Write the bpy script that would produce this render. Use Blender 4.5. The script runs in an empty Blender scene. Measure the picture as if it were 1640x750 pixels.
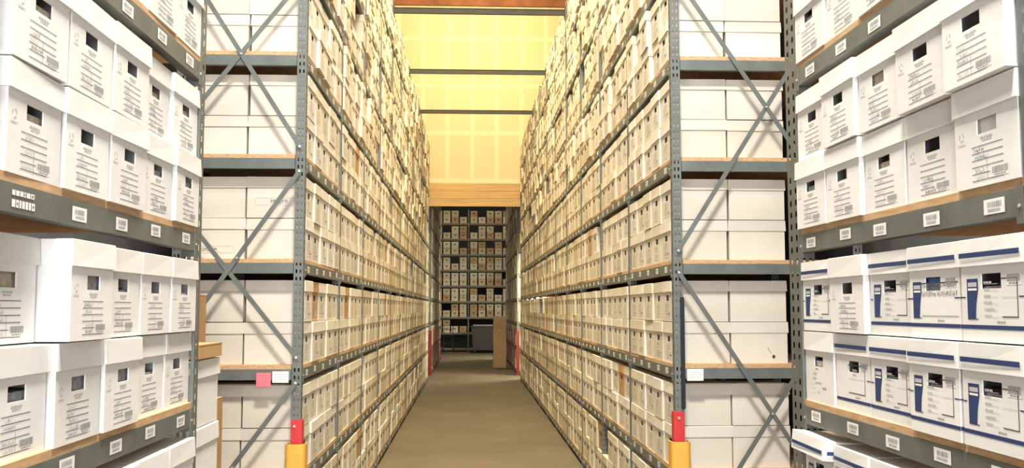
import bpy, math, random
from math import radians as R, pi, sin, cos, tan, atan
from mathutils import Matrix, Vector

random.seed(11)
C = bpy.context.scene.collection

# ------------------------------------------------------------------ layout (metres)
CAM_Z = 1.916
F_PX, PITCH, YAW = 1520.0, R(4.485), R(2.554)
XL, XR = -1.104, 1.374              # aisle faces of the racks
Y0 = 6.35                           # front end of the two long aisle racks
BAY, NBAY = 1.76, 11
DEPTH = {-1: 0.86, 1: 1.30}         # rack depths, left and right
LV = [0.143 + 0.70 * k for k in range(9)]   # top of each shelf board
BOX_W, BOX_D, BOX_H, LID_H = 0.312, 0.395, 0.280, 0.072
FG_FAR, FG_NEAR = 3.95, {-1: 2.14, 1: 2.22}        # the bay of each near rack
WALL_Y = 25.95


def zat(y, Y):
    """height of the ray through image row y at distance Y"""
    return CAM_Z + Y * tan(atan((375 - y) / F_PX) + PITCH)


def project(p):
    x, y, z = p[0], p[1], p[2] - CAM_Z
    cy, sy = cos(YAW), sin(YAW)
    rx, ry = x * cy - y * sy, x * sy + y * cy
    cp, sp = cos(PITCH), sin(PITCH)
    d, u = ry * cp + z * sp, -ry * sp + z * cp
    return 820 + F_PX * rx / d, 375 - F_PX * u / d


# ------------------------------------------------------------------ materials
def new_mat(name):
    m = bpy.data.materials.new(name)
    m.use_nodes = True
    nt = m.node_tree
    return m, nt, nt.nodes['Principled BSDF']


def noise(nt, scale, detail=3.0, coord='Object', rough=0.55, stretch=None):
    tc = nt.nodes.new('ShaderNodeTexCoord')
    n = nt.nodes.new('ShaderNodeTexNoise')
    n.inputs['Scale'].default_value = scale
    n.inputs['Detail'].default_value = detail
    n.inputs['Roughness'].default_value = rough
    src = tc.outputs[coord]
    if stretch:
        mp = nt.nodes.new('ShaderNodeMapping')
        mp.inputs['Scale'].default_value = stretch
        nt.links.new(src, mp.inputs['Vector'])
        src = mp.outputs['Vector']
    nt.links.new(src, n.inputs['Vector'])
    return n.outputs['Fac']


def ramp(nt, fac, stops):
    r = nt.nodes.new('ShaderNodeValToRGB')
    els = r.color_ramp.elements
    while len(els) < len(stops):
        els.new(0.5)
    for e, (p, c) in zip(els, stops):
        e.position = p
        e.color = (*c, 1)
    nt.links.new(fac, r.inputs['Fac'])
    return r.outputs['Color']


def bump(nt, b, fac, strength, dist=0.01):
    n = nt.nodes.new('ShaderNodeBump')
    n.inputs['Strength'].default_value = strength
    n.inputs['Distance'].default_value = dist
    nt.links.new(fac, n.inputs['Height'])
    nt.links.new(n.outputs['Normal'], b.inputs['Normal'])


def card(name, lo, hi, per_object=True):
    """coated or raw cardboard: faint mottling, a slightly different tone on every box"""
    m, nt, b = new_mat(name)
    f = noise(nt, 6.0, 4.0)
    if per_object:
        oi = nt.nodes.new('ShaderNodeObjectInfo')
        mx = nt.nodes.new('ShaderNodeMath')
        mx.operation = 'MULTIPLY_ADD'
        mx.inputs[1].default_value = 0.45
        nt.links.new(f, mx.inputs[0])
        ml = nt.nodes.new('ShaderNodeMath')
        ml.operation = 'MULTIPLY'
        ml.inputs[1].default_value = 0.55
        nt.links.new(oi.outputs['Random'], ml.inputs[0])
        nt.links.new(ml.outputs[0], mx.inputs[2])
        f = mx.outputs[0]
    nt.links.new(ramp(nt, f, [(0.2, lo), (0.8, hi)]), b.inputs['Base Color'])
    b.inputs['Roughness'].default_value = 0.72
    b.inputs['Specular IOR Level'].default_value = 0.25
    bump(nt, b, noise(nt, 9.0, 2.0), 0.18, 0.01)
    return m


def plain(name, col, rough=0.6, metal=0.0, vary=0.12, scale=12.0):
    m, nt, b = new_mat(name)
    lo = tuple(c * (1 - vary) for c in col)
    hi = tuple(min(1, c * (1 + vary)) for c in col)
    nt.links.new(ramp(nt, noise(nt, scale, 4.0), [(0.3, lo), (0.7, hi)]), b.inputs['Base Color'])
    b.inputs['Roughness'].default_value = rough
    b.inputs['Metallic'].default_value = metal
    return m


M = {}
M['white'] = card('white_cardboard', (0.77, 0.76, 0.74), (0.86, 0.85, 0.83))
M['ivory'] = card('ivory_cardboard', (0.67, 0.62, 0.53), (0.77, 0.72, 0.63))
M['cream'] = card('cream_cardboard', (0.62, 0.56, 0.44), (0.76, 0.70, 0.58))
M['kraft'] = card('brown_cardboard', (0.42, 0.24, 0.11), (0.55, 0.33, 0.16))
M['stuff_a'] = card('archive_white', (0.66, 0.61, 0.50), (0.78, 0.73, 0.62), False)
M['stuff_b'] = card('archive_cream', (0.56, 0.48, 0.35), (0.70, 0.62, 0.48), False)
M['stuff_c'] = card('archive_brown', (0.44, 0.30, 0.18), (0.55, 0.39, 0.24), False)
M['steel'] = plain('grey_painted_steel', (0.150, 0.168, 0.158), 0.45, 0.25, 0.16, 7.0)
M['dark_steel'] = plain('dark_blue_steel', (0.035, 0.045, 0.06), 0.5, 0.2)
M['bolt'] = plain('zinc_bolt', (0.75, 0.75, 0.72), 0.3, 0.7)
M['ink'] = plain('black_ink', (0.045, 0.045, 0.05), 0.7)
M['ink_soft'] = plain('grey_ink', (0.30, 0.30, 0.31), 0.7)
M['ink_faint'] = plain('faint_grey_ink', (0.52, 0.52, 0.52), 0.7)
M['navy'] = plain('navy_blue_ink', (0.016, 0.040, 0.150), 0.6)
M['blue'] = plain('mid_blue_ink', (0.05, 0.16, 0.42), 0.6)
M['paper'] = plain('white_paper', (0.85, 0.85, 0.83), 0.7, 0, 0.04)
M['manila'] = plain('manila_folders', (0.55, 0.47, 0.36), 0.8, 0, 0.25, 60.0)
M['greyfile'] = plain('grey_folders', (0.33, 0.33, 0.34), 0.8, 0, 0.35, 60.0)
M['pink'] = plain('pink_paper', (0.86, 0.20, 0.26), 0.7, 0, 0.04)
M['dark_red'] = plain('dull_red_paint', (0.22, 0.022, 0.022), 0.6)
M['red'] = plain('red_paint', (0.58, 0.03, 0.03), 0.4)
M['yellow'] = plain('yellow_plastic', (0.80, 0.42, 0.06), 0.45, 0, 0.08)
M['rubber'] = plain('black_rubber', (0.010, 0.014, 0.018), 0.7)
M['bin'] = plain('dark_grey_plastic', (0.035, 0.037, 0.036), 0.6)

m, nt, b = new_mat('particle_board')
nt.links.new(ramp(nt, noise(nt, 40.0, 5.0, stretch=(1, 0.25, 2)), [(0.3, (0.46, 0.27, 0.13)), (0.7, (0.66, 0.43, 0.24))]), b.inputs['Base Color'])
b.inputs['Roughness'].default_value = 0.75
M['board'] = m

m, nt, b = new_mat('worn_concrete')
f1 = noise(nt, 0.9, 6.0, rough=0.65)
nt.links.new(ramp(nt, f1, [(0.3, (0.095, 0.078, 0.053)), (0.55, (0.120, 0.100, 0.069)), (0.75, (0.150, 0.126, 0.090))]), b.inputs['Base Color'])
b.inputs['Roughness'].default_value = 0.55
bump(nt, b, noise(nt, 30.0, 4.0), 0.12)
M['concrete'] = m

m, nt, b = new_mat('taped_drywall')
tc = nt.nodes.new('ShaderNodeTexCoord')
sx = nt.nodes.new('ShaderNodeSeparateXYZ')
cx = nt.nodes.new('ShaderNodeCombineXYZ')
nt.links.new(tc.outputs['Object'], sx.inputs[0])
ax = nt.nodes.new('ShaderNodeMath'); ax.operation = 'ADD'; ax.inputs[1].default_value = 20 * 0.68 + 0.62
az = nt.nodes.new('ShaderNodeMath'); az.operation = 'ADD'; az.inputs[1].default_value = -5.42 + 1.33 * 4
nt.links.new(sx.outputs['X'], ax.inputs[0]); nt.links.new(sx.outputs['Z'], az.inputs[0])
nt.links.new(ax.outputs[0], cx.inputs['X']); nt.links.new(az.outputs[0], cx.inputs['Y'])
br = nt.nodes.new('ShaderNodeTexBrick')
br.offset = 0.0; br.squash = 1.0
br.inputs['Scale'].default_value = 1.0
br.inputs['Brick Width'].default_value = 0.68
br.inputs['Row Height'].default_value = 1.33
br.inputs['Mortar Size'].default_value = 0.075
br.inputs['Mortar Smooth'].default_value = 0.5
br.inputs['Color1'].default_value = (0.76, 0.63, 0.43, 1)
br.inputs['Color2'].default_value = (0.78, 0.65, 0.45, 1)
br.inputs['Mortar'].default_value = (0.84, 0.74, 0.56, 1)
nt.links.new(cx.outputs[0], br.inputs['Vector'])
nt.links.new(br.outputs['Color'], b.inputs['Base Color'])
b.inputs['Roughness'].default_value = 0.85
M['drywall'] = m

m, nt, b = new_mat('lumber')
nt.links.new(ramp(nt, noise(nt, 3.0, 5.0, stretch=(0.3, 4, 6)), [(0.3, (0.50, 0.33, 0.15)), (0.7, (0.66, 0.46, 0.23))]), b.inputs['Base Color'])
b.inputs['Roughness'].default_value = 0.7
M['lumber'] = m
M['backlit_tie_steel'] = plain('backlit_steel', (0.040, 0.040, 0.030), 0.6, 0.1)  # the dark of backlit beams is put into this base colour
M['redwood'] = plain('red_brown_timber', (0.26, 0.10, 0.05), 0.7, 0, 0.3, 3.0)
M['plaster'] = plain('shade_darkened_wall', (0.10, 0.105, 0.11), 0.85, 0, 0.08, 2.0)  # wall colour made dark to put shade into the gaps above the boxes
M['roof'] = plain('plywood_roof_deck', (0.50, 0.38, 0.24), 0.8, 0, 0.15, 1.5)


# ------------------------------------------------------------------ mesh helpers
class MB:
    def __init__(self):
        self.v, self.f, self.mi, self.ms = [], [], [], []

    def slot(self, m):
        if m not in self.ms:
            self.ms.append(m)
        return self.ms.index(m)

    def face(self, pts, m):
        i = len(self.v)
        self.v += [tuple(p) for p in pts]
        self.f.append(tuple(range(i, i + len(pts))))
        self.mi.append(self.slot(m))

    def hexa(self, c, m, skip=()):
        """c: 8 corners, bottom ring then top ring"""
        i = len(self.v)
        self.v += [tuple(p) for p in c]
        fs = {'bottom': (3, 2, 1, 0), 'top': (4, 5, 6, 7), 'front': (0, 1, 5, 4), 'right': (1, 2, 6, 5), 'back': (2, 3, 7, 6), 'left': (3, 0, 4, 7)}
        s = self.slot(m)
        for k, q in fs.items():
            if k not in skip:
                self.f.append(tuple(i + a for a in q))
                self.mi.append(s)

    def box(self, x0, x1, y0, y1, z0, z1, m, skip=()):
        self.hexa([(x0, y0, z0), (x1, y0, z0), (x1, y1, z0), (x0, y1, z0), (x0, y0, z1), (x1, y0, z1), (x1, y1, z1), (x0, y1, z1)], m, skip)

    def bar(self, a, b, w, t, m, up=(0, 1, 0)):
        """rectangular bar from a to b, thickness t along up, width w across"""
        a, b = Vector(a), Vector(b)
        d = (b - a).normalized()
        u = Vector(up)
        s = d.cross(u).normalized()
        u = s.cross(d).normalized()
        c = []
        for p in (a, b):
            for i, j in ((-1, -1), (1, -1), (1, 1), (-1, 1)):
                c.append(p + s * (i * w / 2) + u * (j * t / 2))
        self.hexa(c, m)

    def cyl(self, c, axis, r, h, m, n=10):
        c = Vector(c)
        a = Vector(axis).normalized()
        u = a.orthogonal().normalized()
        w = a.cross(u)
        ring = [u * (r * cos(2 * pi * k / n)) + w * (r * sin(2 * pi * k / n)) for k in range(n)]
        for k in range(n):
            p, q = ring[k], ring[(k + 1) % n]
            self.face([c + p, c + q, c + q + a * h, c + p + a * h], m)
        self.face([c + p + a * h for p in ring], m)
        self.face([c + p for p in reversed(ring)], m)

    def data(self, name):
        me = bpy.data.meshes.new(name)
        me.from_pydata(self.v, [], self.f)
        for m in self.ms:
            me.materials.append(M[m])
        me.polygons.foreach_set('material_index', self.mi)
        me.update()
        return me


def obj(name, me, parent=None, loc=(0, 0, 0), rz=0.0):
    if isinstance(me, MB):
        me = me.data(name)
    o = bpy.data.objects.new(name, me)
    C.objects.link(o)
    o.location = loc
    o.rotation_euler = (0, 0, rz)
    if parent:
        o.parent = parent
    return o


def thing(name, label, cat, loc=(0, 0, 0), rz=0.0, group=None):
    o = bpy.data.objects.new(name, None)
    o.empty_display_size = 0.1
    C.objects.link(o)
    o.location = loc
    o.rotation_euler = (0, 0, rz)
    o['label'] = label
    o['category'] = cat
    if group:
        o['group'] = group
    return o


def structure(name, mb, label=None):
    o = obj(name, mb)
    o['kind'] = 'structure'
    if label:
        o['label'] = label
    return o


# ------------------------------------------------------------------ the building
X0, X1, YB, YE, ZC = -2.32, 2.92, -6.5, 47.5, 10.75
q = MB(); q.box(X0, X1, YB, YE, -0.12, 0, 'concrete'); structure('floor', q, 'worn brown concrete floor of the aisle')
q = MB(); q.box(X0, X1, YB, YE, ZC, ZC + 0.15, 'roof'); structure('ceiling', q)
q = MB(); q.box(X0 - 0.15, X0, YB, YE, 0, ZC, 'plaster'); structure('wall_left', q)  # side walls drawn in close behind the racks to darken the shelf gaps
q = MB(); q.box(X1, X1 + 0.15, YB, YE, 0, ZC, 'plaster'); structure('wall_right', q)
q = MB(); q.box(X0, X1, YE, YE + 0.15, 0, ZC, 'plaster'); structure('wall_far', q)
# wall behind the camera with its open loading door
q = MB()
q.box(X0, -2.0, YB - 0.15, YB, 0, ZC, 'plaster'); q.box(2.6, X1, YB - 0.15, YB, 0, ZC, 'plaster')
q.box(-2.0, 2.6, YB - 0.15, YB, 5.2, ZC, 'plaster')
structure('wall_entrance', q)
# taped drywall header above the passage at the end of the aisle
HB = zat(331, WALL_Y)
q = MB(); q.box(X0, X1, WALL_Y, WALL_Y + 0.12, HB + 0.02, 10.32, 'drywall'); structure('wall_header', q, 'unfinished drywall header wall with pale taped seams')
for k in range(3):
    q = MB(); q.box(X0, X1, WALL_Y - 0.035 + 0.008 * k, WALL_Y - 0.001, HB + 0.215 * k, HB + 0.215 * k + 0.208, 'lumber')
    structure('trim_%d' % (k + 1), q, 'flat lumber board along the bottom of the drywall header')
q = MB(); q.box(X0, X1, WALL_Y - 0.12, WALL_Y + 0.2, 10.32, ZC, 'redwood'); structure('trim_4', q, 'red brown timber beam on top of the drywall')

# ------------------------------------------------------------------ rack pieces
POST_W, POST_H = 0.062, 6.36


def post_mesh(slots, wy=POST_W, cols=(0.031,)):
    """upright channel: a face towards the cross aisle (-y) and a face towards the aisle (+x), both punched; local origin at the corner's foot, body to -x and +y"""
    q = MB()
    w, t = POST_W, 0.003
    cols_f = [(-w * 0.70, 0.011), (-w * 0.30, 0.011)]     # centre, width on the front face
    pitch, hh = 0.05, 0.024

    def plate(place, width, holes):
        xs = [0.0]
        for c, hw in holes:
            xs += [c - hw / 2, c + hw / 2]
        xs.append(width)
        n = int(POST_H / pitch)
        # long strips between the columns of holes
        for k in range(0, len(xs), 2):
            q.face([place(xs[k], 0), place(xs[k + 1], 0), place(xs[k + 1], POST_H), place(xs[k], POST_H)], 'steel')
        for c, hw in holes:
            for j in range(n):
                za = j * pitch + hh if j else 0
                zb = (j + 1) * pitch if j < n - 1 else POST_H
                z0 = j * pitch + hh
                q.face([place(c - hw / 2, z0), place(c + hw / 2, z0), place(c + hw / 2, zb), place(c - hw / 2, zb)], 'steel')
    # face towards the camera end, two columns of small holes
    plate(lambda a, z: (-w + a, 0, z), w, [(w * 0.30, slots[0]), (w * 0.72, slots[0])])
    # face towards the aisle, one column of taller slots
    plate(lambda a, z: (0, a, z), wy, [(c, slots[1]) for c in cols])
    # rolled lips along the two free edges of the angle
    q.face([(-w, 0, 0), (-w, 0.008, 0), (-w, 0.008, POST_H), (-w, 0, POST_H)], 'steel')
    q.face([(0, wy, 0), (-0.008, wy, 0), (-0.008, wy, POST_H), (0, wy, POST_H)], 'steel')
    q.box(-w - 0.02, 0.02, -0.02, w + 0.02, 0, 0.008, 'steel')
    return q.data('upright')


POST = post_mesh((0.011, 0.016))


def mirrored(me):
    q = MB()
    q.v = [(-v.co[0], v.co[1], v.co[2]) for v in me.vertices]
    q.f = [tuple(reversed(p.vertices)) for p in me.polygons]
    q.mi = [0] * len(q.f)
    q.ms = ['steel']
    return q.data('upright')


POST_R = mirrored(POST)
POST_WIDE = mirrored(post_mesh((0.011, 0.019), 0.135, (0.036, 0.098)))
BEAM_T, BEAM_H, BOARD_T = 0.04, 0.072, 0.024


def tag_mb(q, x, y0, z0, s, w, h, detail):
    """a paper tag on the aisle side of a beam; s is the outward x direction"""
    def rect(ya, yb, za, zb, off, m):
        p = [(x + s * off, ya, za), (x + s * off, yb, za), (x + s * off, yb, zb), (x + s * off, ya, zb)]
        q.face(p if s > 0 else p[::-1], m)
    rect(y0, y0 + w, z0, z0 + h, 0.0012, 'paper')
    if detail:
        rng = random.Random(int(y0 * 1000) + int(z0 * 77))
        y = y0 + w * 0.16
        while y < y0 + w * 0.82:                          # the bars of a bar code
            b_ = rng.uniform(0.0012, 0.004)
            rect(y, y + b_, z0 + h * 0.45, z0 + h * 0.82, 0.0018, 'ink_soft')
            y += b_ + rng.uniform(0.0012, 0.004)
        y = y0 + w * 0.22
        while y < y0 + w * 0.78:                          # a line of small figures
            b_ = rng.uniform(0.003, 0.006)
            rect(y, y + b_, z0 + h * 0.16, z0 + h * 0.34, 0.0018, 'ink_soft')
            y += b_ + 0.003


TAGS = 0


def make_rack(s, ya, bays, bay, levels, label, group, tag_bays=0, tags='none', rear_beams=False, dbl=False, braces=True, end='front', x_face=None):
    """s=-1 the rack left of the aisle, +1 right. ya = near end. Returns the thing."""
    xf = x_face if x_face is not None else (XL if s < 0 else XR)
    d = DEPTH[s]
    out = -s                                              # direction of the aisle from the rack
    r = thing('storage_rack', label, 'rack', (xf, ya, 0), 0, group)
    P = POST if s < 0 else POST_R
    RP = POST_R if s < 0 else POST
    for k in range(bays + 1):
        y = k * bay
        obj('upright', P, r, (0, y, 0))
        obj('upright', RP, r, (s * d, y, 0))
    for k in range(bays):
        y0, y1 = k * bay + POST_W, (k + 1) * bay
        for L in levels:
            z = LV[L]
            q = MB()
            e = 0.002
            zt, zb = z - BOARD_T, z - BOARD_T - BEAM_H
            xa, xb = sorted((0.0 - s * -0.0, s * BEAM_T))
            q.box(xa, xb, y0 + e, y1 - e, zb, zt - 0.022, 'steel')                    # the box of the beam
            xa2, xb2 = sorted((0.0, s * 0.022))
            q.box(xa2, xb2, y0 + e, y1 - e, zt - 0.022, zt, 'steel')                # its step
            for yy in (y0 + e, y1 - e - 0.03):                                        # connector plates with a rivet head
                xc, xd = sorted((out * 0.0025, 0.0))
                q.box(xc, xd, yy, yy + 0.03, zb - 0.02, zt + 0.004, 'steel')
                q.cyl((out * 0.0025, yy + 0.015, zb + 0.025), (out, 0, 0), 0.005, 0.003, 'bolt', 8)
            bake = tags == 'all' and k >= tag_bays
            if bake:
                for c in range(5):
                    tag_mb(q, 0, y0 + 0.12 + c * (y1 - y0) / 5 + random.uniform(-.03, .03), zb + 0.02, out, 0.085, 0.036, False)
            bm_ = obj('beam', q, r)
            if tags != 'none' and not bake and L >= 1:
                for c in range(5):
                    t = MB()
                    w = 0.10 if tags == 'near' else 0.085
                    ty = y0 + (c + 0.5) * (y1 - y0) / 5 - w / 2 + random.uniform(-.03, .03)
                    tag_mb(t, 0, ty, zb + random.uniform(0.012, 0.024), out, w, 0.04, True)
                    obj('label_tag', t, bm_)
            if rear_beams:
                q = MB(); xa, xb = sorted((s * d, s * (d - BEAM_T))); q.box(xa, xb, y0 + e, y1 - e, zb - 0.02, zt, 'dark_steel'); obj('rear_beam', q, r)
            q = MB(); xa, xb = sorted((s * 0.004, s * (d - 0.004))); q.box(xa, xb, y0 + e, y1 - e, zt + 0.0005, z, 'board'); obj('shelf_board', q, r)
    ends = []
    if end in ('front', 'both'):
        ends.append((0.006, -1))
    if end in ('back', 'both'):
        ends.append((bays * bay + POST_W - 0.006, 1))
    for (ye, dy) in ends:
        for L in levels:                                   # end cross members with the board edge lying on them
            z = LV[L]
            xa, xb = sorted((s * (POST_W + 0.002), s * (d - POST_W - 0.002)))
            yy0, yy1 = sorted((ye - dy * 0.02, ye + dy * 0.018))
            q = MB(); q.box(xa, xb, yy0, yy1, z - 0.096, z - 0.0265, 'steel'); o = obj('end_beam', q, r)
            q = MB(); q.box(xa, xb, yy0, yy1, z - 0.026, z, 'board'); obj('board_edge', q, r)
        if braces:
            yb_ = ye + dy * 0.012 if dy < 0 else ye
            for n_, (a, c) in enumerate(braces):
                off = -dy * 0.006 * (n_ % 2)
                if True:
                    q = MB()
                    pa, pb = (s * POST_W * 0.5, ye + dy * 0.030 + off, a), (s * (d - POST_W * 0.5), ye + dy * 0.030 + off, c)
                    q.bar(pa, pb, 0.030, 0.005, 'steel', (0, 1, 0))
                    for p in (pa, pb):
                        q.cyl((p[0], p[1], p[2]), (0, dy, 0), 0.009, 0.009, 'bolt', 8)
                    mid = tuple((u + v) / 2 for u, v in zip(pa, pb))
                    if off == 0:
                        q.cyl(mid, (0, dy, 0), 0.008, 0.009, 'bolt', 8)
                    obj('brace', q, r)
    return r


zz = lambda y: zat(y, Y0)
# each brace: height on the aisle post, height on the outer post
br_l = [(zz(238), zz(-51)), (zz(-28), zz(210)), (zz(277), zz(554)), (zz(572), zz(334)), (zz(612), zz(880)), (zz(905), zz(660)), (zz(-68), zz(-330)), (zz(-340), zz(-90))]
br_r = [(zz(-43), zz(385)), (zz(401), zz(-56)), (zz(436), zz(899)), (zz(900), zz(437))]

RACK_L = make_rack(-1, Y0, NBAY, BAY, range(9), 'tall grey steel rack left of the long aisle, pink note on its end', 'long aisle racks', 2, 'all', braces=br_l)
RACK_R = make_rack(1, Y0, NBAY, BAY, range(9), 'tall grey steel rack forming the right side of the long aisle', 'long aisle racks', 2, 'all', braces=br_r)
FGB = {s: FG_FAR - POST_W - FG_NEAR[s] for s in (-1, 1)}
FG_L = make_rack(-1, FG_NEAR[-1], 1, FGB[-1], range(1, 6), 'grey steel rack of white boxes beside the viewer on the left', 'racks beside the viewer', 9, 'near', rear_beams=True, braces=False, end='none')
FG_R = make_rack(1, FG_NEAR[1], 1, FGB[1], range(1, 6), 'grey steel rack beside the viewer on the right, blue-printed boxes on it', 'racks beside the viewer', 9, 'near', rear_beams=True, braces=False, end='none')
for o in FG_R.children:                                # the broad doubled post where this rack ends
    if o.name.startswith('upright') and o.location[1] > 1 and abs(o.location[0]) < .01:
        o.data = POST_WIDE
# white stencilled lettering on the left near rack's beam, in place of its nearest tag
q = MB()
zb_ = LV[3] - BOARD_T - BEAM_H
for r_, (za, zb) in enumerate(((0.043, 0.056), (0.014, 0.033))):
    y = 0.185
    rng = random.Random(5 + r_)
    while y < 0.305:
        w = rng.uniform(0.010, 0.020)
        q.face([(0.0013, y, zb_ + za), (0.0013, y + w, zb_ + za), (0.0013, y + w, zb_ + zb), (0.0013, y, zb_ + zb)], 'paper')
        if rng.random() < .6:
            m_ = (za + zb) / 2
            q.face([(0.0016, y + w * .3, zb_ + m_ - .003), (0.0016, y + w * .7, zb_ + m_ - .003), (0.0016, y + w * .7, zb_ + m_ + .003), (0.0016, y + w * .3, zb_ + m_ + .003)], 'steel')
        y += w + 0.0035
for o in FG_L.children:
    if o.name.startswith('beam') and abs(sum(v.co.z for v in o.data.vertices) / len(o.data.vertices) - (LV[3] - .06)) < .05:
        for t in list(o.children):
            if min(v.co.y for v in t.data.vertices) < .36:
                bpy.data.objects.remove(t)
        obj('stencil', q, o)

# ------------------------------------------------------------------ archive boxes
def rect_print(q, x0, x1, z0, z1, m, off=0.0007):
    q.face([(x0, -off, z0), (x1, -off, z0), (x1, -off, z1), (x0, -off, z1)], m)


def scribble(q, rng, x0, x1, z, h, m):
    x = x0
    while x < x1:
        w = rng.uniform(0.003, 0.006)
        a, c = z + rng.uniform(0, h * 0.3), z + h * rng.uniform(0.6, 1.0)
        sl = rng.uniform(-0.004, 0.004)
        q.face([(x, -.0008, a), (x + 0.0016, -.0008, a), (x + sl + 0.0016, -.0008, c), (x + sl, -.0008, c)], m)
        if rng.random() < 0.6:
            zz_ = rng.choice((a, c, (a + c) / 2))
            q.face([(x, -.0008, zz_), (x + w, -.0008, zz_), (x + w, -.0008, zz_ + 0.0016), (x, -.0008, zz_ + 0.0016)], m)
        x += w + 0.002


def small_text(q, rng, x0, x1, z, h, m):
    x = x0
    while x < x1:
        w = min(rng.uniform(0.004, 0.014), x1 - x)
        rect_print(q, x, x + w, z, z + h, m)
        x += w + 0.0025


def barcode(q, rng, x0, x1, z0, z1):
    rect_print(q, x0 - .004, x1 + .004, z0 - .009, z1 + .003, 'paper', 0.0005)
    x = x0
    while x < x1:
        w = rng.uniform(0.001, 0.0035)
        rect_print(q, x, x + w, z0, z1, 'ink_soft', 0.0009)
        x += w + rng.uniform(0.0008, 0.002)
    small_text(q, rng, x0 + .008, x1 - .008, z0 - .006, .0035, 'ink_soft')


HOLE_W, HOLE_H = 0.095, 0.040


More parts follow.
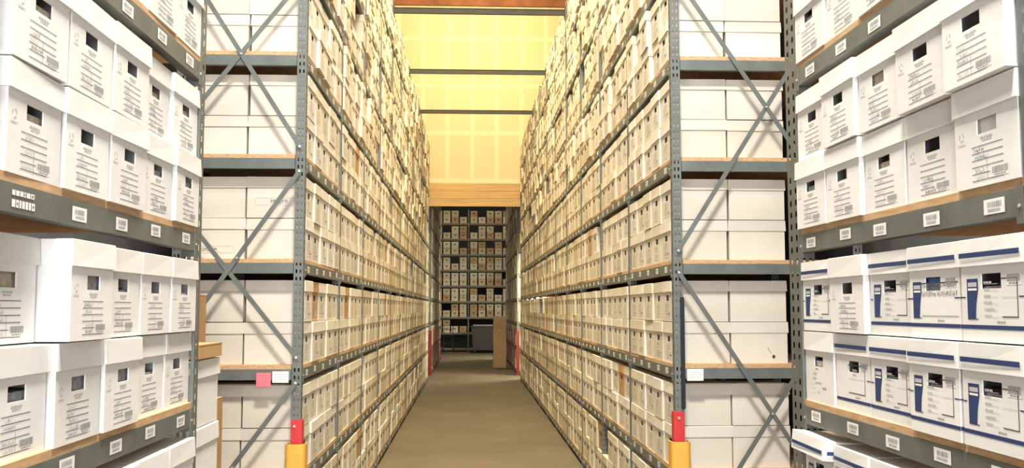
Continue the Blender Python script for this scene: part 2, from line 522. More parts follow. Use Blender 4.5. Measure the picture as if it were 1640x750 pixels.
def carton(mat, style, seed, W=BOX_W, D=BOX_D, H=BOX_H, hole=True):
    """open-topped carton: front at y=0 looking to -y, a real hand hole cut in it"""
    rng = random.Random(seed)
    q = MB()
    x = W / 2 - 0.004
    hz1 = H - LID_H - 0.026
    hz0 = hz1 - HOLE_H
    hx = HOLE_W / 2
    hc = rng.uniform(-.008, .008)
    top = H - 0.012
    q.box(-x, x, 0, D - 0.008, 0, top, mat, ('front', 'top'))
    if hole:
        g = [(-x, 0), (hc - hx, 0), (hc + hx, 0), (x, 0)]
        for (a, c, za, zb) in ((-x, x, 0, hz0), (-x, x, hz1, top), (-x, hc - hx, hz0, hz1), (hc + hx, x, hz0, hz1)):
            q.face([(a, 0, za), (c, 0, za), (c, 0, zb), (a, 0, zb)], mat)
        t = 0.004                                          # the thickness of the board round the hole
        for pa, pb in (((hc - hx, hz0), (hc + hx, hz0)), ((hc + hx, hz0), (hc + hx, hz1)), ((hc + hx, hz1), (hc - hx, hz1)), ((hc - hx, hz1), (hc - hx, hz0))):
            q.face([(pa[0], 0, pa[1]), (pa[0], t, pa[1]), (pb[0], t, pb[1]), (pb[0], 0, pb[1])], 'kraft' if mat == 'kraft' else mat)
    else:
        q.face([(-x, 0, 0), (x, 0, 0), (x, 0, top), (-x, 0, top)], mat)
    if style == 'form':
        z = hz0 - 0.014
        small_text(q, rng, hc - .03, hc + .03, z, .005, 'ink_faint')
        small_text(q, rng, hc - .022, hc + .022, z - .007, .004, 'ink_faint')
        lw = 0.075
        n = 6
        sp = 0.0185
        z -= 0.020
        for k in range(n):
            rect_print(q, hc - lw, hc + lw * (1.0 if k < 4 or k == n - 1 else 0.15), z - k * sp, z - k * sp + .0019, 'ink')
        rect_print(q, hc - .002, hc - .0004, z - (n - 1) * sp, z - 2 * sp, 'ink_soft')
        for k in range(1, n):
            if rng.random() < 0.7:
                a = hc - lw + rng.uniform(.004, .03)
                scribble(q, rng, a, a + rng.uniform(.03, .07), z - k * sp + .003, .012, rng.choice(('ink_soft', 'ink_soft', 'ink', 'blue')) if rng.random() < .75 else 'ink_faint')
        barcode(q, rng, hc + .022, hc + .092, z - 4.4 * sp, z - 4.4 * sp + .018)
        # recycling mark beside the hole: three bent arrows
        ex, ez = -x + .035, hz0 + .005
        for k in range(3):
            a0 = k * 2 * pi / 3 + rng.uniform(0, .3)
            for j in range(3):
                a, c = a0 + j * .45, a0 + (j + 1) * .45 - .08
                q.face([(ex + .013 * cos(a), -.0007, ez + .013 * sin(a)), (ex + .013 * cos(c), -.0007, ez + .013 * sin(c)),
                        (ex + .009 * cos(c), -.0007, ez + .009 * sin(c)), (ex + .009 * cos(a), -.0007, ez + .009 * sin(a))][::-1], 'ink_faint')
        small_text(q, rng, ex - .018, ex + .018, ez - .024, .004, 'ink_faint')
    elif style == 'light':
        z = hz0 - 0.014
        small_text(q, rng, hc - .03, hc + .03, z, .005, 'ink_faint')
        for k in range(5):
            rect_print(q, hc - .07, hc + .07, z - .018 - k * .021, z - .016 - k * .021, 'ink_soft')
            if rng.random() < .7:
                scribble(q, rng, hc - .06, hc + rng.uniform(-.02, .05), z - .015 - k * .021, .011, 'ink_soft')
        if rng.random() < .6:
            barcode(q, rng, hc + .03, hc + .09, .045, .062)
    elif style in ('blue', 'blue_note', 'bracket', 'old'):
        if style != 'old':
            rect_print(q, -x, x, .034, .045, 'navy')
            for za, zb, d0, d1 in ((.034, .045, 0, .30), (.118, .1215, 0, .035)):
                q.face([(x + .0007, d0, za), (x + .0007, d1, za), (x + .0007, d1, zb), (x + .0007, d0, zb)], 'navy')
            if style != 'bracket':
                rect_print(q, -x, -x + .022, .118, .1215, 'navy')
                rect_print(q, x - .03, x, .118, .1215, 'navy')
                fx = -x + .030 if style != 'blue_note' else -x + .02
                fw = 0.056
                # the tall blue flag, its foot cut to a slope
                z0, z1 = .062, .170
                q.face([(fx, -.0008, z0), (fx + fw * .72, -.0008, z0), (fx + fw * .80, -.0008, z0 + .04), (fx + fw, -.0008, z1 - .03), (fx + fw, -.0008, z1), (fx, -.0008, z1)], 'navy')
                rect_print(q, fx + .006, fx + fw - .006, z1 - .022, z1 - .010, 'ink_faint', .0012)
                rect_print(q, fx + .006, fx + fw - .006, z1 - .032, z1 - .026, 'paper', .0012)
                rect_print(q, fx, fx + fw * .95, z0 - .0025, z0, 'ink')
            if style == 'blue_note':
                rect_print(q, fx + fw, x - .01, .163, .1665, 'ink')
                scribble(q, rng, fx + fw + .006, x - .02, .150, .012, 'ink')
                scribble(q, rng, fx + fw + .004, x - .015, .122, .022, 'ink')
                rect_print(q, fx + fw, x - .01, .066, .0685, 'ink_soft')
                rect_print(q, hc - .05, hc + .03, hz0 + .001, hz1 - .002, 'blue', -.012)
            else:
                bx0, bx1 = (.045, x - .035) if style == 'blue' else (-.04, x - .045)
                for k in range(6):
                    if style == 'blue':
                        rect_print(q, -.038, .028, .066 + k * .0175, .0672 + k * .0175, 'ink_faint')
                        small_text(q, rng, -.038, -.038 + rng.uniform(.02, .05), .0685 + k * .0175, .005, 'ink_faint')
                for za in (.066, .166):
                    rect_print(q, bx0, bx1, za, za + .003, 'ink')
                rect_print(q, bx1 - .0035, bx1, .066, .169, 'ink')
                rect_print(q, bx0, bx1, .118, .1195, 'ink_faint')
                if style == 'bracket':
                    small_text(q, rng, .0, .04, .145, .009, 'ink_soft')
                    small_text(q, rng, .0, .035, .132, .006, 'ink_faint')
                    rect_print(q, bx0, bx0 + .003, .150, .169, 'ink')
                    rect_print(q, x - .03, x, .118, .1215, 'navy')
            barcode(q, rng, .072, .128, hz0 + .016, hz0 + .036)
            small_text(q, rng, .02, .06, .052, .004, 'ink_soft')
        else:
            for k in range(7):
                a = rng.uniform(-.09, .03)
                small_text(q, rng, a, a + rng.uniform(.02, .07), .04 + k * .018, .006, rng.choice(('ink_faint', 'ink_soft', 'manila')))
                rect_print(q, -.09, -.04, .036 + k * .018, .0372 + k * .018, 'ink_faint')
    return q.data('carton')


def lid_mesh(mat, stripe=False, W=BOX_W, D=BOX_D, seed=0):
    """lid: four sides folded down, slightly flared; front at y=-0.004"""
    rng = random.Random(seed)
    q = MB()
    x, y0, y1, h = W / 2, -0.005, D - 0.003, LID_H
    fl = 0.0025
    j = lambda: rng.uniform(-.002, .002)
    b_ = [(-x - fl + j(), y0 - fl + j(), 0), (x + fl + j(), y0 - fl + j(), 0), (x + fl, y1 + fl, 0), (-x - fl, y1 + fl, 0)]
    t_ = [(-x, y0, h + j()), (x, y0, h + j()), (x, y1, h + j()), (-x, y1, h + j())]
    # rounded fold along the top edges
    r = 0.004
    t2 = [(-x + r, y0 + r, h + r * .4), (x - r, y0 + r, h + r * .4), (x - r, y1 - r, h + r * .4), (-x + r, y1 - r, h + r * .4)]
    i = len(q.v)
    q.v += b_ + t_ + t2
    s = q.slot(mat)
    for a in range(4):
        c = (a + 1) % 4
        q.f += [(i + a, i + c, i + 4 + c, i + 4 + a), (i + 4 + a, i + 4 + c, i + 8 + c, i + 8 + a)]
        q.mi += [s, s]
    q.f.append((i + 8, i + 9, i + 10, i + 11)); q.mi.append(s)
    # lower rim folded inwards
    inn = [(-x + .004, 0.001, 0.0), (x - .004, 0.001, 0.0), (x - .004, y1 - .006, 0.0), (-x + .004, y1 - .006, 0.0)]
    i2 = len(q.v); q.v += inn
    for a in range(4):
        c = (a + 1) % 4
        q.f.append((i + c, i + a, i2 + a, i2 + c)); q.mi.append(s)
    if stripe:
        e = .0008
        za, zb = .022, .036
        ya = y0 - fl * (1 - za / h) - .0022 - e
        q.face([(-x + .012, ya, za), (x - .012, ya, za), (x - .012, ya, zb), (-x + .012, ya, zb)], 'navy')
        q.face([(x + fl + .0025, y0 + .01, za), (x + fl + .0025, y0 + .25, za), (x + fl + .0025, y0 + .25, zb), (x + fl + .0025, y0 + .01, zb)], 'navy')
    return q.data('lid')


def contents_mesh(mat, h):
    q = MB()
    n = 9
    D, W = BOX_D - 0.05, BOX_W - 0.04
    rng = random.Random(int(h * 1e4))
    for k in range(n):
        y = 0.012 + k * D / n
        hh = h - rng.uniform(0, .012)
        q.box(-W / 2, W / 2, y, y + D / n - .004, 0.004, hh, mat)
    return q.data('file_folders')


CART = {('white', 'form'): [carton('white', 'form', s) for s in range(8)],
        ('white', 'light'): [carton('white', 'light', 20 + s) for s in range(4)],
        ('ivory', 'light'): [carton('ivory', 'light', 24 + s) for s in range(5)],
        ('cream', 'light'): [carton('cream', 'light', 30 + s) for s in range(6)],
        ('kraft', 'light'): [carton('kraft', 'light', 40)],
        ('white', 'blue'): [carton('white', 'blue', 50 + s) for s in range(3)],
        ('white', 'blue_note'): [carton('white', 'blue_note', 55)],
        ('white', 'bracket'): [carton('white', 'bracket', 56)],
        ('white', 'old'): [carton('white', 'old', 57)]}
LIDS = {(m, st): [lid_mesh(m, st, seed=s) for s in range(4)] for m, st in (('white', False), ('ivory', False), ('cream', False), ('kraft', False), ('white', True))}
FOLD = {(m, h): contents_mesh(m, h) for m in ('greyfile', 'manila', 'paper') for h in (0.158, 0.168, 0.19)}
PROTO = {}


def copy_box(root, loc, rz, label, group):
    """a box and each of its parts, copied"""
    r = root.copy()
    C.objects.link(r)
    r.location = loc
    r.rotation_euler = (0, 0, rz)
    r['label'] = label
    r['group'] = group
    kids = []
    for ch in root.children:
        c = ch.copy(); C.objects.link(c); c.parent = r; kids.append(c)
    return r, kids


def place_box(mat, style, loc, rz, label, group, fold=None, seed=0, lid_shift=None, cat='archive box', scale=1.0):
    rng = random.Random(seed)
    stripe = style in ('blue', 'blue_note', 'bracket')
    key = (mat, stripe, fold is not None)
    if key not in PROTO:
        r = thing('archive_box', label, cat, loc, rz, group)
        obj('carton', CART[(mat, style)][0], r)
        obj('lid', LIDS[(mat, stripe)][0], r, (0, 0, BOX_H - LID_H))
        if fold:
            obj('file_folders', FOLD[fold], r)
        PROTO[key] = r
        kids = list(r.children)
    else:
        r, kids = copy_box(PROTO[key], loc, rz, label, group)
    for k in kids:
        if k.name.startswith('carton'):
            k.data = rng.choice(CART[(mat, style)])
        elif k.name.startswith('lid'):
            k.data = rng.choice(LIDS[(mat, stripe)])
            k.location = (0, 0, BOX_H - LID_H - .003)
            k.rotation_euler = (rng.uniform(-.006, .006), rng.uniform(-.004, .004), rng.uniform(-.006, .006))
            if lid_shift:
                k.location = (lid_shift[0], lid_shift[1], BOX_H - LID_H + lid_shift[2])
                k.rotation_euler = lid_shift[3]
        else:
            k.data = FOLD[fold]
    return r


ORD = ['first', 'second', 'third', 'fourth', 'fifth', 'sixth', 'seventh', 'eighth', 'ninth', 'tenth', 'eleventh']
SHELF_FG = {4: 'top shelf', 3: 'second shelf down', 2: 'third shelf down', 1: 'lowest shelf'}
N_BOX = 0


def rot(s):
    return pi / 2 if s < 0 else -pi / 2


# --- boxes on the two near racks; column 0 stands at the far post
rng = random.Random(3)
for s in (-1, 1):
    side = 'left' if s < 0 else 'right'
    xf = XL if s < 0 else XR
    for L in (1, 2, 3, 4):
        for row in (0, 1):
            cols = range(5)
            if L == 4:
                cols = range(3) if row == 0 else ()
            if L == 1:
                cols = range(3)
            for c in cols:
                y = 3.888 - 0.004 - 0.1585 - c * 0.3205
                pro = rng.uniform(-.018, .012)                      # how far it sticks out of the shelf
                if row == 1:
                    pro += rng.uniform(-.01, .02)
                if s < 0 and L == 2:
                    pro = {(1, 4): -.055, (1, 3): .03, (1, 2): .0, (0, 4): -.02, (0, 3): .0}.get((row, c), pro)
                if s > 0 and L == 3 and row == 1:
                    pro = {4: .03, 3: .02, 2: .005, 1: .02, 0: .0}[c]
                rz = rot(s) + rng.uniform(-.012, .012)
                z = LV[L] + row * (BOX_H + .0035)
                style = 'form'
                note = 'form-printed'
                shift = None
                if s > 0 and L == 2:
                    style = [['old', 'bracket', 'blue', 'blue', 'blue'], ['blue', 'form', 'blue', 'blue_note', 'blue']][row][c]
                elif s > 0 and L == 1:
                    style = ['blue', 'bracket', 'form'][c] if row == 1 else 'blue'
                    if row == 1 and c == 0:
                        shift = (0.0, -.045, .012, (R(-4), R(1.5), R(3)))
                fold = None
                if L in (2, 3, 4):
                    u = rng.random()
                    fold = ('greyfile', .168) if u < .3 else ('manila', .168) if u < .42 else ('paper', .158) if u < .52 else None
                if s < 0 and L == 2 and row == 1:
                    fold = {4: ('manila', .19), 3: ('greyfile', .19), 2: ('greyfile', .158)}.get(c, fold)
                if s < 0 and L == 2 and row == 0:
                    fold = {3: ('greyfile', .19), 2: ('greyfile', .19)}.get(c, fold)
                if s > 0 and L == 3:
                    fold = {(0, 4): ('paper', .19), (0, 3): None, (1, 2): ('manila', .19), (0, 2): ('manila', .168), (1, 0): None, (1, 1): None}.get((row, c), fold)
                if style in ('blue', 'blue_note', 'old'):
                    fold = ('greyfile', .158) if style == 'blue' else ('paper', .168)
                note = {'form': 'white form-printed', 'blue': 'white blue-striped', 'blue_note': 'white blue-striped handwritten', 'bracket': 'white blue-edged', 'old': 'worn white'}[style]
                if shift:
                    note = 'askew-lidded blue-striped'
                place = 'touching post' if c == 0 else '%s from post' % ORD[c]
                label = '%s archive box, near %s rack, %s, %s row, %s' % (note, side, SHELF_FG[L], 'upper' if row else 'lower', place)
                if SHELF_FG[L] == 'lowest shelf':
                    label = label.replace('lowest shelf', 'lowest shelf in view')
                place_box('white', style, (xf + -s * pro, y, z), rz, label, 'boxes on the %s near rack' % side, fold, int(rng.random() * 1e6), shift)
                N_BOX += 1

# --- every box of the long racks, listed first, the largest in view then built one by one
def face_area(pts):
    P = [project(p) for p in pts]
    P = [(min(max(a, 0), 1640), min(max(b_, 0), 750)) for a, b_ in P]
    return abs(sum(P[i][0] * P[(i + 1) % 4][1] - P[(i + 1) % 4][0] * P[i][1] for i in range(4))) / 2


cand = []
rng = random.Random(8)
for s in (-1, 1):
    xf = XL if s < 0 else XR
    for bay in range(NBAY):
        for L in range(9):
            messy = L >= 5
            miss = rng.random() < (0.06 if bay > 1 else 0.0)
            for row in (0, 1):
                n = 5
                for c in range(n):
                    ya = Y0 + bay * BAY + POST_W + .012
                    pitch = (BAY - POST_W - .024) / n
                    y = ya + pitch * (c + .5) + rng.uniform(-.005, .005)
                    pro = rng.uniform(-.016, .003) if not messy else rng.uniform(-.03, .022)
                    rz = rot(s) + rng.uniform(-.022, .022) * (1.0 if messy else .6)
                    z = LV[L] + row * (BOX_H + .0035)
                    if row == 1 and (rng.random() < (.05 if bay > 0 else 0) or (miss and c > 2)):
                        continue
                    u = rng.random()
                    col = 'white' if u < .36 else 'cream'
                    if row == 1 and u > .965 and bay > 0:
                        col = 'kraft'
                    if s < 0 and L == 2 and row == 1 and (bay, c) in ((0, 1), (1, 1)):
                        col = 'kraft'
                    if bay == 0 and c == 0:
                        col = 'white'; pro = min(pro, -.002); rz = rot(s)
                    x = xf - s * pro
                    w = BOX_W / 2
                    a = face_area([(x, y - w, z), (x, y + w, z), (x, y + w, z + BOX_H), (x, y - w, z + BOX_H)])
                    if bay == 0 and c == 0:
                        a += face_area([(x, y - w, z), (x + s * BOX_D, y - w, z), (x + s * BOX_D, y - w, z + BOX_H), (x, y - w, z + BOX_H)])
                    cand.append((a, s, bay, L, row, c, col, (x, y, z), rz))
    # the columns behind, seen only on the rack's end
    for L in range(1, 6):
        for row in (0, 1):
            y = Y0 + POST_W + .012 + (BAY - POST_W - .024) / 10
            x = xf + s * (BOX_D + .013 + rng.uniform(0, .004))
            z = LV[L] + row * (BOX_H + .0035)
            w = BOX_W / 2
            a = face_area([(x, y - w, z), (x + s * BOX_D, y - w, z), (x + s * BOX_D, y - w, z + BOX_H), (x, y - w, z + BOX_H)])
            cand.append((a + 1, s, 0, L, row, -1, 'white', (x, y + rng.uniform(-.008, .008), z), rot(s)))
cand.sort(key=lambda t: -t[0])
BUDGET = 300 - N_BOX
single, rest = cand[:BUDGET], cand[BUDGET:]
for (a, s, bay, L, row, c, col, loc, rz) in single:
    side = 'left' if s < 0 else 'right'
    word = {'white': 'off-white', 'cream': 'cream', 'kraft': 'brown'}[col]
    rw = 'upper' if row else 'lower'
    if c < 0:
        label = '%s archive box at %s aisle rack end, outer column, %s row, %s shelf up' % (word, side, rw, ORD[L])
    elif bay == 0 and c == 0:
        label = '%s archive box on the aisle corner of %s rack end, %s row, %s shelf up' % (word, side, rw, ORD[L])
    else:
        label = '%s archive box, %s aisle rack, %s bay, %s shelf up, %s row, %s box along' % (word, side, ORD[bay], ORD[L], rw, ORD[c])
    bx = place_box('ivory' if col == 'white' else col, 'light', loc, rz, label, 'boxes on the %s long rack' % side, None, int(a * 1000) + L * 7 + c)
    mark = {(-1, 3, 1, 0): 'frame', (-1, 3, 0, -1): 'low_frame', (1, 2, 0, -1): 'scuff'}.get((s, L, row, c))
    if mark:
        q = MB()
        sx = s * (BOX_W / 2 - .0030)                        # the long side that looks to the cross aisle
        def side_rect(ya, yb, za, zb, m):
            p = [(sx, ya, za), (sx, yb, za), (sx, yb, zb), (sx, ya, zb)]
            q.face(p, m)
        r3 = random.Random(L + row)
        if mark == 'scuff':
            cy_ = .29
            for k in range(9):
                a_ = k * 2 * pi / 9; b_ = (k + 1) * 2 * pi / 9
                q.face([(sx, cy_, .045), (sx, cy_ + .011 * cos(a_), .045 + .013 * sin(a_)), (sx, cy_ + .011 * cos(b_), .045 + .013 * sin(b_))], 'ink')
            q.face([(sx, cy_ - .012, .062), (sx, cy_ - .020, .070), (sx, cy_ - .046, .108), (sx, cy_ - .034, .100)], 'ink_soft')
        else:
            ya, yb, za, zb = (.06, .33, .085, .135) if mark == 'frame' else (.07, .36, .045, .090)
            for z_ in (za, zb):
                side_rect(ya, yb, z_ - .0015, z_ + .0015, 'ink_faint')
            side_rect(ya - .0015, ya + .0015, za, zb, 'ink_faint')
            side_rect(yb - .0015, yb + .0015, za, zb, 'ink_faint')
            y_ = yb - .10 if mark == 'frame' else yb - .02
            y2_ = y_ - (.11 if mark == 'frame' else .15)
            while y_ > y2_:                                  # block capitals
                w_ = r3.uniform(.012, .018)
                h0, h1 = za + .012, zb - .012
                side_rect(y_ - .004, y_, h0, h1, 'ink_soft')
                if r3.random() < .7:
                    side_rect(y_ - w_, y_ - w_ + .004, h0, h1, 'ink_soft')
                for z_ in r3.sample((h0, h1 - .004, (h0 + h1) / 2), 2):
                    side_rect(y_ - w_, y_, z_, z_ + .004, 'ink_soft')
                y_ -= w_ + .005
        obj('side_print', q, bx)

# --- the racks beyond the header wall
Y2 = 27.45
DEPTH2 = 0.86
RACK_L2 = make_rack(-1, Y2, 5, BAY, range(9), 'shaded grey steel rack beyond the header wall, left of the passage', 'racks beyond the header wall', 0, 'none', braces=False, end='front')
RACK_R2 = make_rack(1, Y2, 5, BAY, range(9), 'shaded grey steel rack beyond the header wall, right of the passage', 'racks beyond the header wall', 0, 'none', braces=False, end='front')
# the rack across the end of the passage: two bays facing the camera
YF = 42.6
far = thing('storage_rack', 'dark steel rack closing the far end of the passage, facing the aisle', 'rack', (0, YF, 0), 0)
fx = [-1.98, -0.02, 1.92]
for x in fx:
    for yy in (0, 0.80):
        obj('upright', POST, far, (x, yy, 0))
for k in range(2):
    for L in range(9):
        q = MB(); q.box(fx[k] + .002, fx[k + 1] - POST_W - .002, 0, .04, LV[L] - .094, LV[L] - .0165, 'steel'); obj('beam', q, far)
        q = MB(); q.box(fx[k] + .002, fx[k + 1] - POST_W - .002, 0.002, .80, LV[L] - .016, LV[L], 'board'); obj('shelf_board', q, far)

# --- everything smaller in view: one object of countless boxes
def tmpl(W, D, H):
    q = MB()
    x = W / 2 - .004
    top = H - .012
    hz1 = H - LID_H - .026; hz0 = hz1 - HOLE_H; hx = HOLE_W / 2
    q.box(-x, x, 0, D - .008, 0, top, 'A', ('front', 'top'))
    for (a, c, za, zb) in ((-x, x, 0, hz0), (-x, x, hz1, top), (-x, -hx, hz0, hz1), (hx, x, hz0, hz1)):
        q.face([(a, 0, za), (c, 0, za), (c, 0, zb), (a, 0, zb)], 'A')
    for k in range(4):
        rect_print(q, -.07, .07, hz0 - .035 - k * .024, hz0 - .032 - k * .024, 'I')
    x = W / 2; z0 = H - LID_H
    q.box(-x, x, -.005, D - .003, z0, H, 'A', ('bottom',))
    return q


T = tmpl(BOX_W, BOX_D, BOX_H)
big = MB()
rng = random.Random(21)
far_boxes = [(loc, rz, 1.0) for (_a, s, bay, L, row, c, col, loc, rz) in rest]
cols_far = [col for (_a, s, bay, L, row, c, col, loc, rz) in rest]
for s in (-1, 1):
    xf = XL if s < 0 else XR
    for bay in range(5):
        for L in range(9):
            for row in (0, 1):
                for c in range(5):
                    if rng.random() < .07:
                        if row == 0:
                            pass
                        else:
                            continue
                    y = Y2 + bay * BAY + POST_W + .012 + (BAY - POST_W - .024) / 5 * (c + .5)
                    far_boxes.append(((xf - s * rng.uniform(-.04, .0), y, LV[L] + row * (BOX_H + .0035)), rot(s), 1.0))
                    cols_far.append('cream' if rng.random() < .8 else 'kraft')
for k in range(2):
    for L in range(1, 9):
        for row in (0, 1):
            n = 5
            x0, x1 = fx[k] + .02, fx[k + 1] - POST_W - .02
            for c in range(n):
                if row == 1 and rng.random() < .15:
                    continue
                if L == 1 and k == 1:
                    continue
                far_boxes.append(((x0 + (x1 - x0) / n * (c + .5), YF + .03 + rng.uniform(0, .05), LV[L] + row * (BOX_H + .0035)), 0, 1.0))
                cols_far.append('kraft' if rng.random() < .25 else 'cream')
mats = {'white': 'stuff_a', 'cream': 'stuff_b', 'kraft': 'stuff_c'}
for (loc, rz, sc), col in zip(far_boxes, cols_far):
    if col == 'white' or (col == 'cream' and rng.random() < .4):
        mm = 'stuff_a'
    else:
        mm = mats[col]
    i = len(big.v)
    ca, sa = cos(rz), sin(rz)
    big.v += [(loc[0] + vx * ca - vy * sa, loc[1] + vx * sa + vy * ca, loc[2] + vz) for vx, vy, vz in T.v]
    big.f += [tuple(i + a for a in f) for f in T.f]
    sa_, si_ = big.slot(mm), big.slot('ink_soft')
    big.mi += [si_ if T.ms[k] == 'I' else sa_ for k in T.mi]
o = obj('archive_boxes', big)
o['kind'] = 'stuff'
o['label'] = 'countless cream archive boxes filling the far bays and upper shelves of the racks'
o['category'] = 'boxes'

# ------------------------------------------------------------------ things fixed to or standing by the racks
def on_end(s, x0px, x1px, y0px, y1px, mat, name, label, cat, bars=False):
    """a paper stuck on the end beam of a long rack"""
    sc = F_PX / Y0
    q = MB()
    def xw(px, py):
        # horizontal position of the pixel on the plane of the rack's end
        t = atan((px - 820) / F_PX) + YAW
        return (Y0 - .014) * tan(t)
    a, c = xw(x0px, 0), xw(x1px, 0)
    zb, zt = zat(y1px, Y0), zat(y0px, Y0)
    o = thing(name, label, cat, ((a + c) / 2, Y0 - .0145, zb))
    w = (c - a) / 2; h = zt - zb
    q.box(-w, w, -.0012, 0, 0, h, mat)
    p = obj('paper', q, o)
    if bars:
        r2 = random.Random(3)
        t = MB()
        for z in (.3, .5, .7):
            x = -w * .7
            while x < w * .7:
                ww = r2.uniform(.006, .016)
                t.face([(x, -.0017, h * z), (x + ww, -.0017, h * z), (x + ww, -.0017, h * z + .005), (x, -.0017, h * z + .005)], 'ink_faint')
                x += ww + .005
        obj('print', t, o)
    return o


on_end(-1, 414, 437, 596, 618, 'pink', 'sticky_note', 'pink square sticky note on the end beam of the left aisle rack', 'note')
on_end(-1, 439.5, 465.5, 594, 612, 'paper', 'label_card', 'white label card beside the pink sticky note', 'label', True)
on_end(1, 1098, 1124, 592, 611, 'paper', 'label_card', 'white label card on the end beam of the right aisle rack', 'label', True)

# black edging strip up the right rack's end post
zs0, zs1 = zat(657, Y0), zat(476, Y0)
q = MB(); q.box(-.012, .012, -.010, .0, 0, zs1 - zs0, 'rubber'); q.box(-.014, .014, -.013, -.010, 0.01, zs1 - zs0 - .01, 'rubber')
o = obj('edging_strip', q, None, (XR + POST_W - .008, Y0 - .001, zs0))
o['label'] = 'black rubber edging strip along the end post of the right aisle rack'; o['category'] = 'strip'

# column guards: a yellow shield round the foot of the post with a red sleeve above it
for s in (-1, 1):
    xf = XL if s < 0 else XR
    side = 'left' if s < 0 else 'right'
    g = thing('column_guard', 'yellow column guard with red sleeve at the foot of the %s aisle rack post' % side, 'column guard', (xf, Y0 - .03, 0), 0, 'column guards at the rack ends')
    h = zat(711, Y0 - .1)
    q = MB()
    # rounded U-section shield, open towards the rack
    cx, cy = s * .020, .03
    prof = []
    W2, Dp, rad = .066, .085, .03
    for k in range(7):
        a = pi + k * pi / 12
        prof.append((-W2 + rad + rad * cos(a), -Dp + rad + rad * sin(a)))
    for k in range(7):
        a = 3 * pi / 2 + k * pi / 12
        prof.append((W2 - rad + rad * cos(a), -Dp + rad + rad * sin(a)))
    prof = [(-W2, .02)] + prof + [(W2, .02)]
    th = .008
    inner = [(x * (1 - th / W2), y + th if y < 0 else y) for x, y in prof]
    n = len(prof)
    for k in range(n - 1):
        (a0, b0), (a1, b1) = prof[k], prof[k + 1]
        q.face([(cx + a0, cy + b0, 0), (cx + a1, cy + b1, 0), (cx + a1, cy + b1, h), (cx + a0, cy + b0, h)], 'yellow')
        (c0, d0), (c1, d1) = inner[k], inner[k + 1]
        q.face([(cx + c1, cy + d1, 0), (cx + c0, cy + d0, 0), (cx + c0, cy + d0, h), (cx + c1, cy + d1, h)], 'yellow')
        q.face([(cx + a0, cy + b0, h), (cx + a1, cy + b1, h), (cx + c1, cy + d1, h), (cx + c0, cy + d0, h)], 'yellow')
    obj('shield', q, g)
    z0, z1 = h - .25, zat(671 if s < 0 else 661, Y0)
    xa, xb = sorted((s * -.003, s * .058))
    q = MB()
    q.box(xa, xb, .012, .027, z0, z1, 'red')
    q.box(*sorted((s * -.014, s * -.003)), .012, .085, z0, z1, 'red')
    q.cyl(((xa + xb) / 2 - .008, .012, z1 - .04), (0, -1, 0), .008, .006, 'bolt')
    obj('sleeve', q, g)

# tie beams across the aisle, from post to post at the top of the long racks
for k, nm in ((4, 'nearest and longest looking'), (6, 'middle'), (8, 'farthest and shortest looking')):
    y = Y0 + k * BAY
    t = thing('tie_beam', '%s backlit steel tie beam spanning the aisle between rack tops' % nm, 'beam', (0, y, 6.15), 0, 'tie beams over the aisle')
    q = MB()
    q.box(XL + .012, XR - .012, .01, .052, 0, .075, 'backlit_tie_steel')
    q.box(XL + .012, XR - .012, .0, .062, .075, .081, 'backlit_tie_steel')
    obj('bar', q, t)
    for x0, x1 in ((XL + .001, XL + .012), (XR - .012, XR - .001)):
        q = MB(); q.box(x0, x1, -.01, .07, -.06, .14, 'backlit_tie_steel'); obj('end_plate', q, t)

# stacks in the cross aisle, left
def kraft_box(name, label, loc, w, d, h, group, tape=True, mat='kraft', rz=0.0, cat='carton'):
    t = thing(name, label, cat, loc, rz, group)
    q = MB()
    q.box(-w / 2, w / 2, 0, d, 0, h, mat)
    obj('carton_body', q, t)
    q = MB()
    g = .0015
    q.box(-w / 2 - .001, -g, -.001, d + .001, h, h + .004, mat)
    q.box(g, w / 2 + .001, -.001, d + .001, h, h + .004, mat)
    obj('top_flaps', q, t)
    if tape:
        q = MB(); q.box(-.025, .025, -.0018, d * 1.0 + .0018, h + .0042, h + .005, 'manila'); q.box(-.025, .025, -.0022, -.0012, h - .07, h + .005, 'manila')
        obj('tape', q, t)
    return t


# the white stack
yS, xS = 4.0, -1.125
for k in range(6):
    r = place_box('white', 'light', (xS - BOX_W / 2 - .004 * (k % 3), yS, k * (BOX_H + .0035)), 0.0,
                  'white archive box in the floor stack between the left racks, %s from floor' % ORD[k], 'white stack between the left racks', None, 900 + k)
kraft_box('carton', 'flat brown carton lying on the white stack between the left racks', (xS - .16, yS + .02, 6 * (BOX_H + .0035) + .003), .33, .36, .055, None, False)
for k in range(3):
    kraft_box('carton', 'brown carton in the floor stack behind the white stack, %s from floor' % ORD[k], (-1.625 + .012 * (k % 2), 5.12, k * .472), .44, .42, .466, 'brown cartons behind the white stack', k == 2)
for k in range(4):
    kraft_box('carton', 'brown carton in the tall stack behind the near left post, %s from floor' % ORD[k], (-1.84, 5.63, k * .50), .38, .42, .494, 'tall brown stack behind the near left post', k == 3)

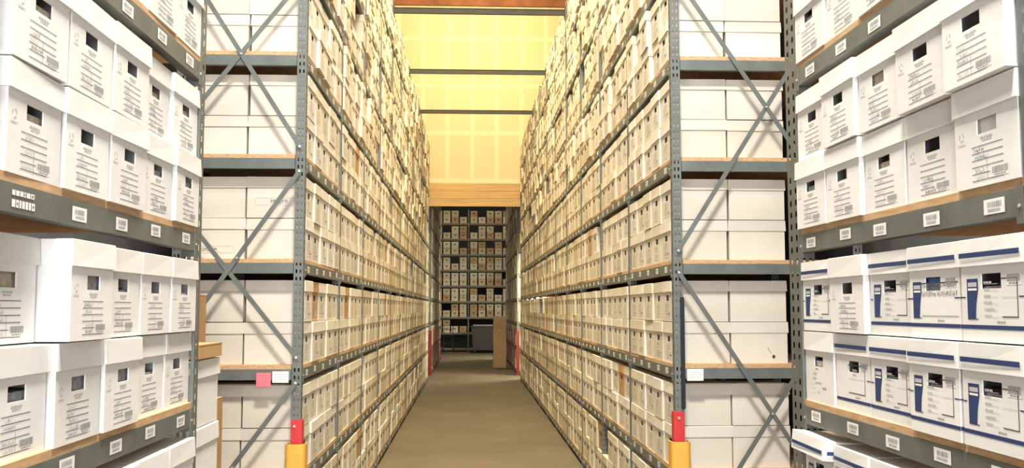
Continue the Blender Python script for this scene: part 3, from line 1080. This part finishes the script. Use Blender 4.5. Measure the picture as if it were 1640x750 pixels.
# far end of the passage: a stack of cartons, a dark bin, a hand truck
for k in range(4):
    kraft_box('carton', 'dull tan carton in the stack right of the far passage, %s from floor' % ORD[k], (.98 + .01 * (k % 2), 31.0, k * .415), .42, .40, .409, 'tan stack in the far passage', True, 'stuff_c')
bn = thing('storage_bin', 'dark grey wheeled bin standing at the far end of the passage', 'bin', (.66, 41.3, 0))
q = MB(); q.hexa([(-.50, -.36, .14), (.50, -.36, .14), (.50, .36, .14), (-.50, .36, .14), (-.58, -.42, 1.12), (.58, -.42, 1.12), (.58, .42, 1.12), (-.58, .42, 1.12)], 'bin'); obj('tub', q, bn)
q = MB(); q.box(-.61, .61, -.45, .45, 1.12, 1.17, 'bin'); q.box(-.50, .50, -.34, .34, 1.17, 1.21, 'greyfile'); obj('bin_lid', q, bn)
for sx in (-.42, .42):
    for sy in (-.28, .28):
        q = MB(); q.cyl((sx - .025, sy, .07), (1, 0, 0), .07, .05, 'rubber', 14); q.box(sx - .035, sx + .035, sy - .02, sy + .02, .07, .15, 'steel'); obj('wheel', q, bn)
ht = thing('hand_truck', 'dark hand truck leaning left of the grey bin at the far end', 'hand truck', (-.92, 41.6, 0))
q = MB()
for sx in (-.2, .2):
    q.bar((sx, 0, .12), (sx, .12, 1.2), .03, .03, 'rubber', (1, 0, 0))
for z in (.4, .7, 1.0):
    q.bar((-.2, .03 + z * .08, z), (.2, .03 + z * .08, z), .025, .025, 'rubber', (0, 1, 0))
obj('truck_frame', q, ht)
q = MB(); q.box(-.22, .22, -.26, .02, .01, .02, 'steel'); obj('toe_plate', q, ht)
for sx in (-.26, .22):
    q = MB(); q.cyl((sx, .08, .13), (1, 0, 0), .13, .05, 'rubber', 16); obj('wheel', q, ht)
# red guards on the posts of the racks beyond the wall
for s in (-1, 1):
    xf = XL if s < 0 else XR
    for k in range(6):
        g = MB()
        h = 1.28
        xa, xb = sorted((-s * .004, -s * .022))
        g.box(xa, xb, -.05, .11, 0, h, 'dark_red')
        xa, xb = sorted((-s * .004, s * .066))
        if k == 0:
            g.box(xa, xb, -.05, -.032, 0, h, 'dark_red')
        for z in (.25, 1.0):
            g.cyl((-s * .022, .03, z), (-s, 0, 0), .012, .006, 'bolt', 8)
        o = obj('post_guard', g, None, (xf, Y2 + k * BAY, 0))
        o['label'] = 'red post guard on the %s post of the far %s rack' % (ORD[k], 'left' if s < 0 else 'right')
        o['category'] = 'post guard'
        o['group'] = 'red post guards beyond the wall'

# ------------------------------------------------------------------ light
def area(name, loc, target, sx, sy, power, col):
    l = bpy.data.lights.new(name, 'AREA')
    l.shape = 'RECTANGLE'
    l.size, l.size_y = sx, sy
    l.energy = power
    l.color = col
    o = bpy.data.objects.new(name, l)
    C.objects.link(o)
    o.location = loc
    o.rotation_euler = (Vector(target) - Vector(loc)).to_track_quat('-Z', 'Y').to_euler()
    return o


area('door_daylight', (0.3, YB - 0.05, 2.7), (0.3, 10, 2.7), 4.5, 5.0, 940, (0.97, 0.98, 1.0))
for y, z, p, col in ((1.6, 8.2, 860, (1.0, .95, .86)), (5.2, 8.6, 330, (1.0, .90, .74)), (9.5, 9.4, 560, (1.0, .83, .54)), (13.5, 9.4, 570, (1.0, .80, .46)), (17.0, 9.4, 420, (1.0, .80, .42))):
    area('high_bay_lamp', (0.13, y, z), (0.13, y, 0), 1.3, 0.6, p, col)
area('wall_flood_lamp', (0.13, 21.2, 10.0), (0.13, WALL_Y, 8.9), 1.6, 0.5, 390, (1.0, .75, .36))
for y, p in ((26.75, 420), (36.9, 420)):
    area('side_door_light', (X1 - .1, y, 2.4), (0.6, y, 0.0), 0.8, 2.5, p, (1.0, .90, .66))
area('high_bay_lamp', (0.13, 36.9, 9.6), (0.13, 38.5, 0), 1.3, 0.6, 260, (1.0, .84, .56))

w = bpy.data.worlds.new('daylight')
bpy.context.scene.world = w
w.use_nodes = True
bg = w.node_tree.nodes['Background']
bg.inputs['Color'].default_value = (0.75, 0.85, 1.0, 1)
bg.inputs['Strength'].default_value = 1.0

# ------------------------------------------------------------------ camera and output look
cam = bpy.data.cameras.new('camera')
cam.sensor_width = 36.0
cam.lens = 36.0 * F_PX / 1640.0
cam.clip_end = 200
co = bpy.data.objects.new('camera', cam)
C.objects.link(co)
co.location = (0, 0, CAM_Z)
co.rotation_euler = (pi / 2 + PITCH, 0, -YAW)
sc = bpy.context.scene
sc.camera = co
sc.view_settings.view_transform = 'Standard'
sc.view_settings.look = 'None'
sc.view_settings.exposure = 0.12
sc.view_settings.gamma = 1.0
sc.view_settings.use_curve_mapping = False
sc.cycles.use_denoising = True
sc.cycles.max_bounces = 8
sc.cycles.diffuse_bounces = 5
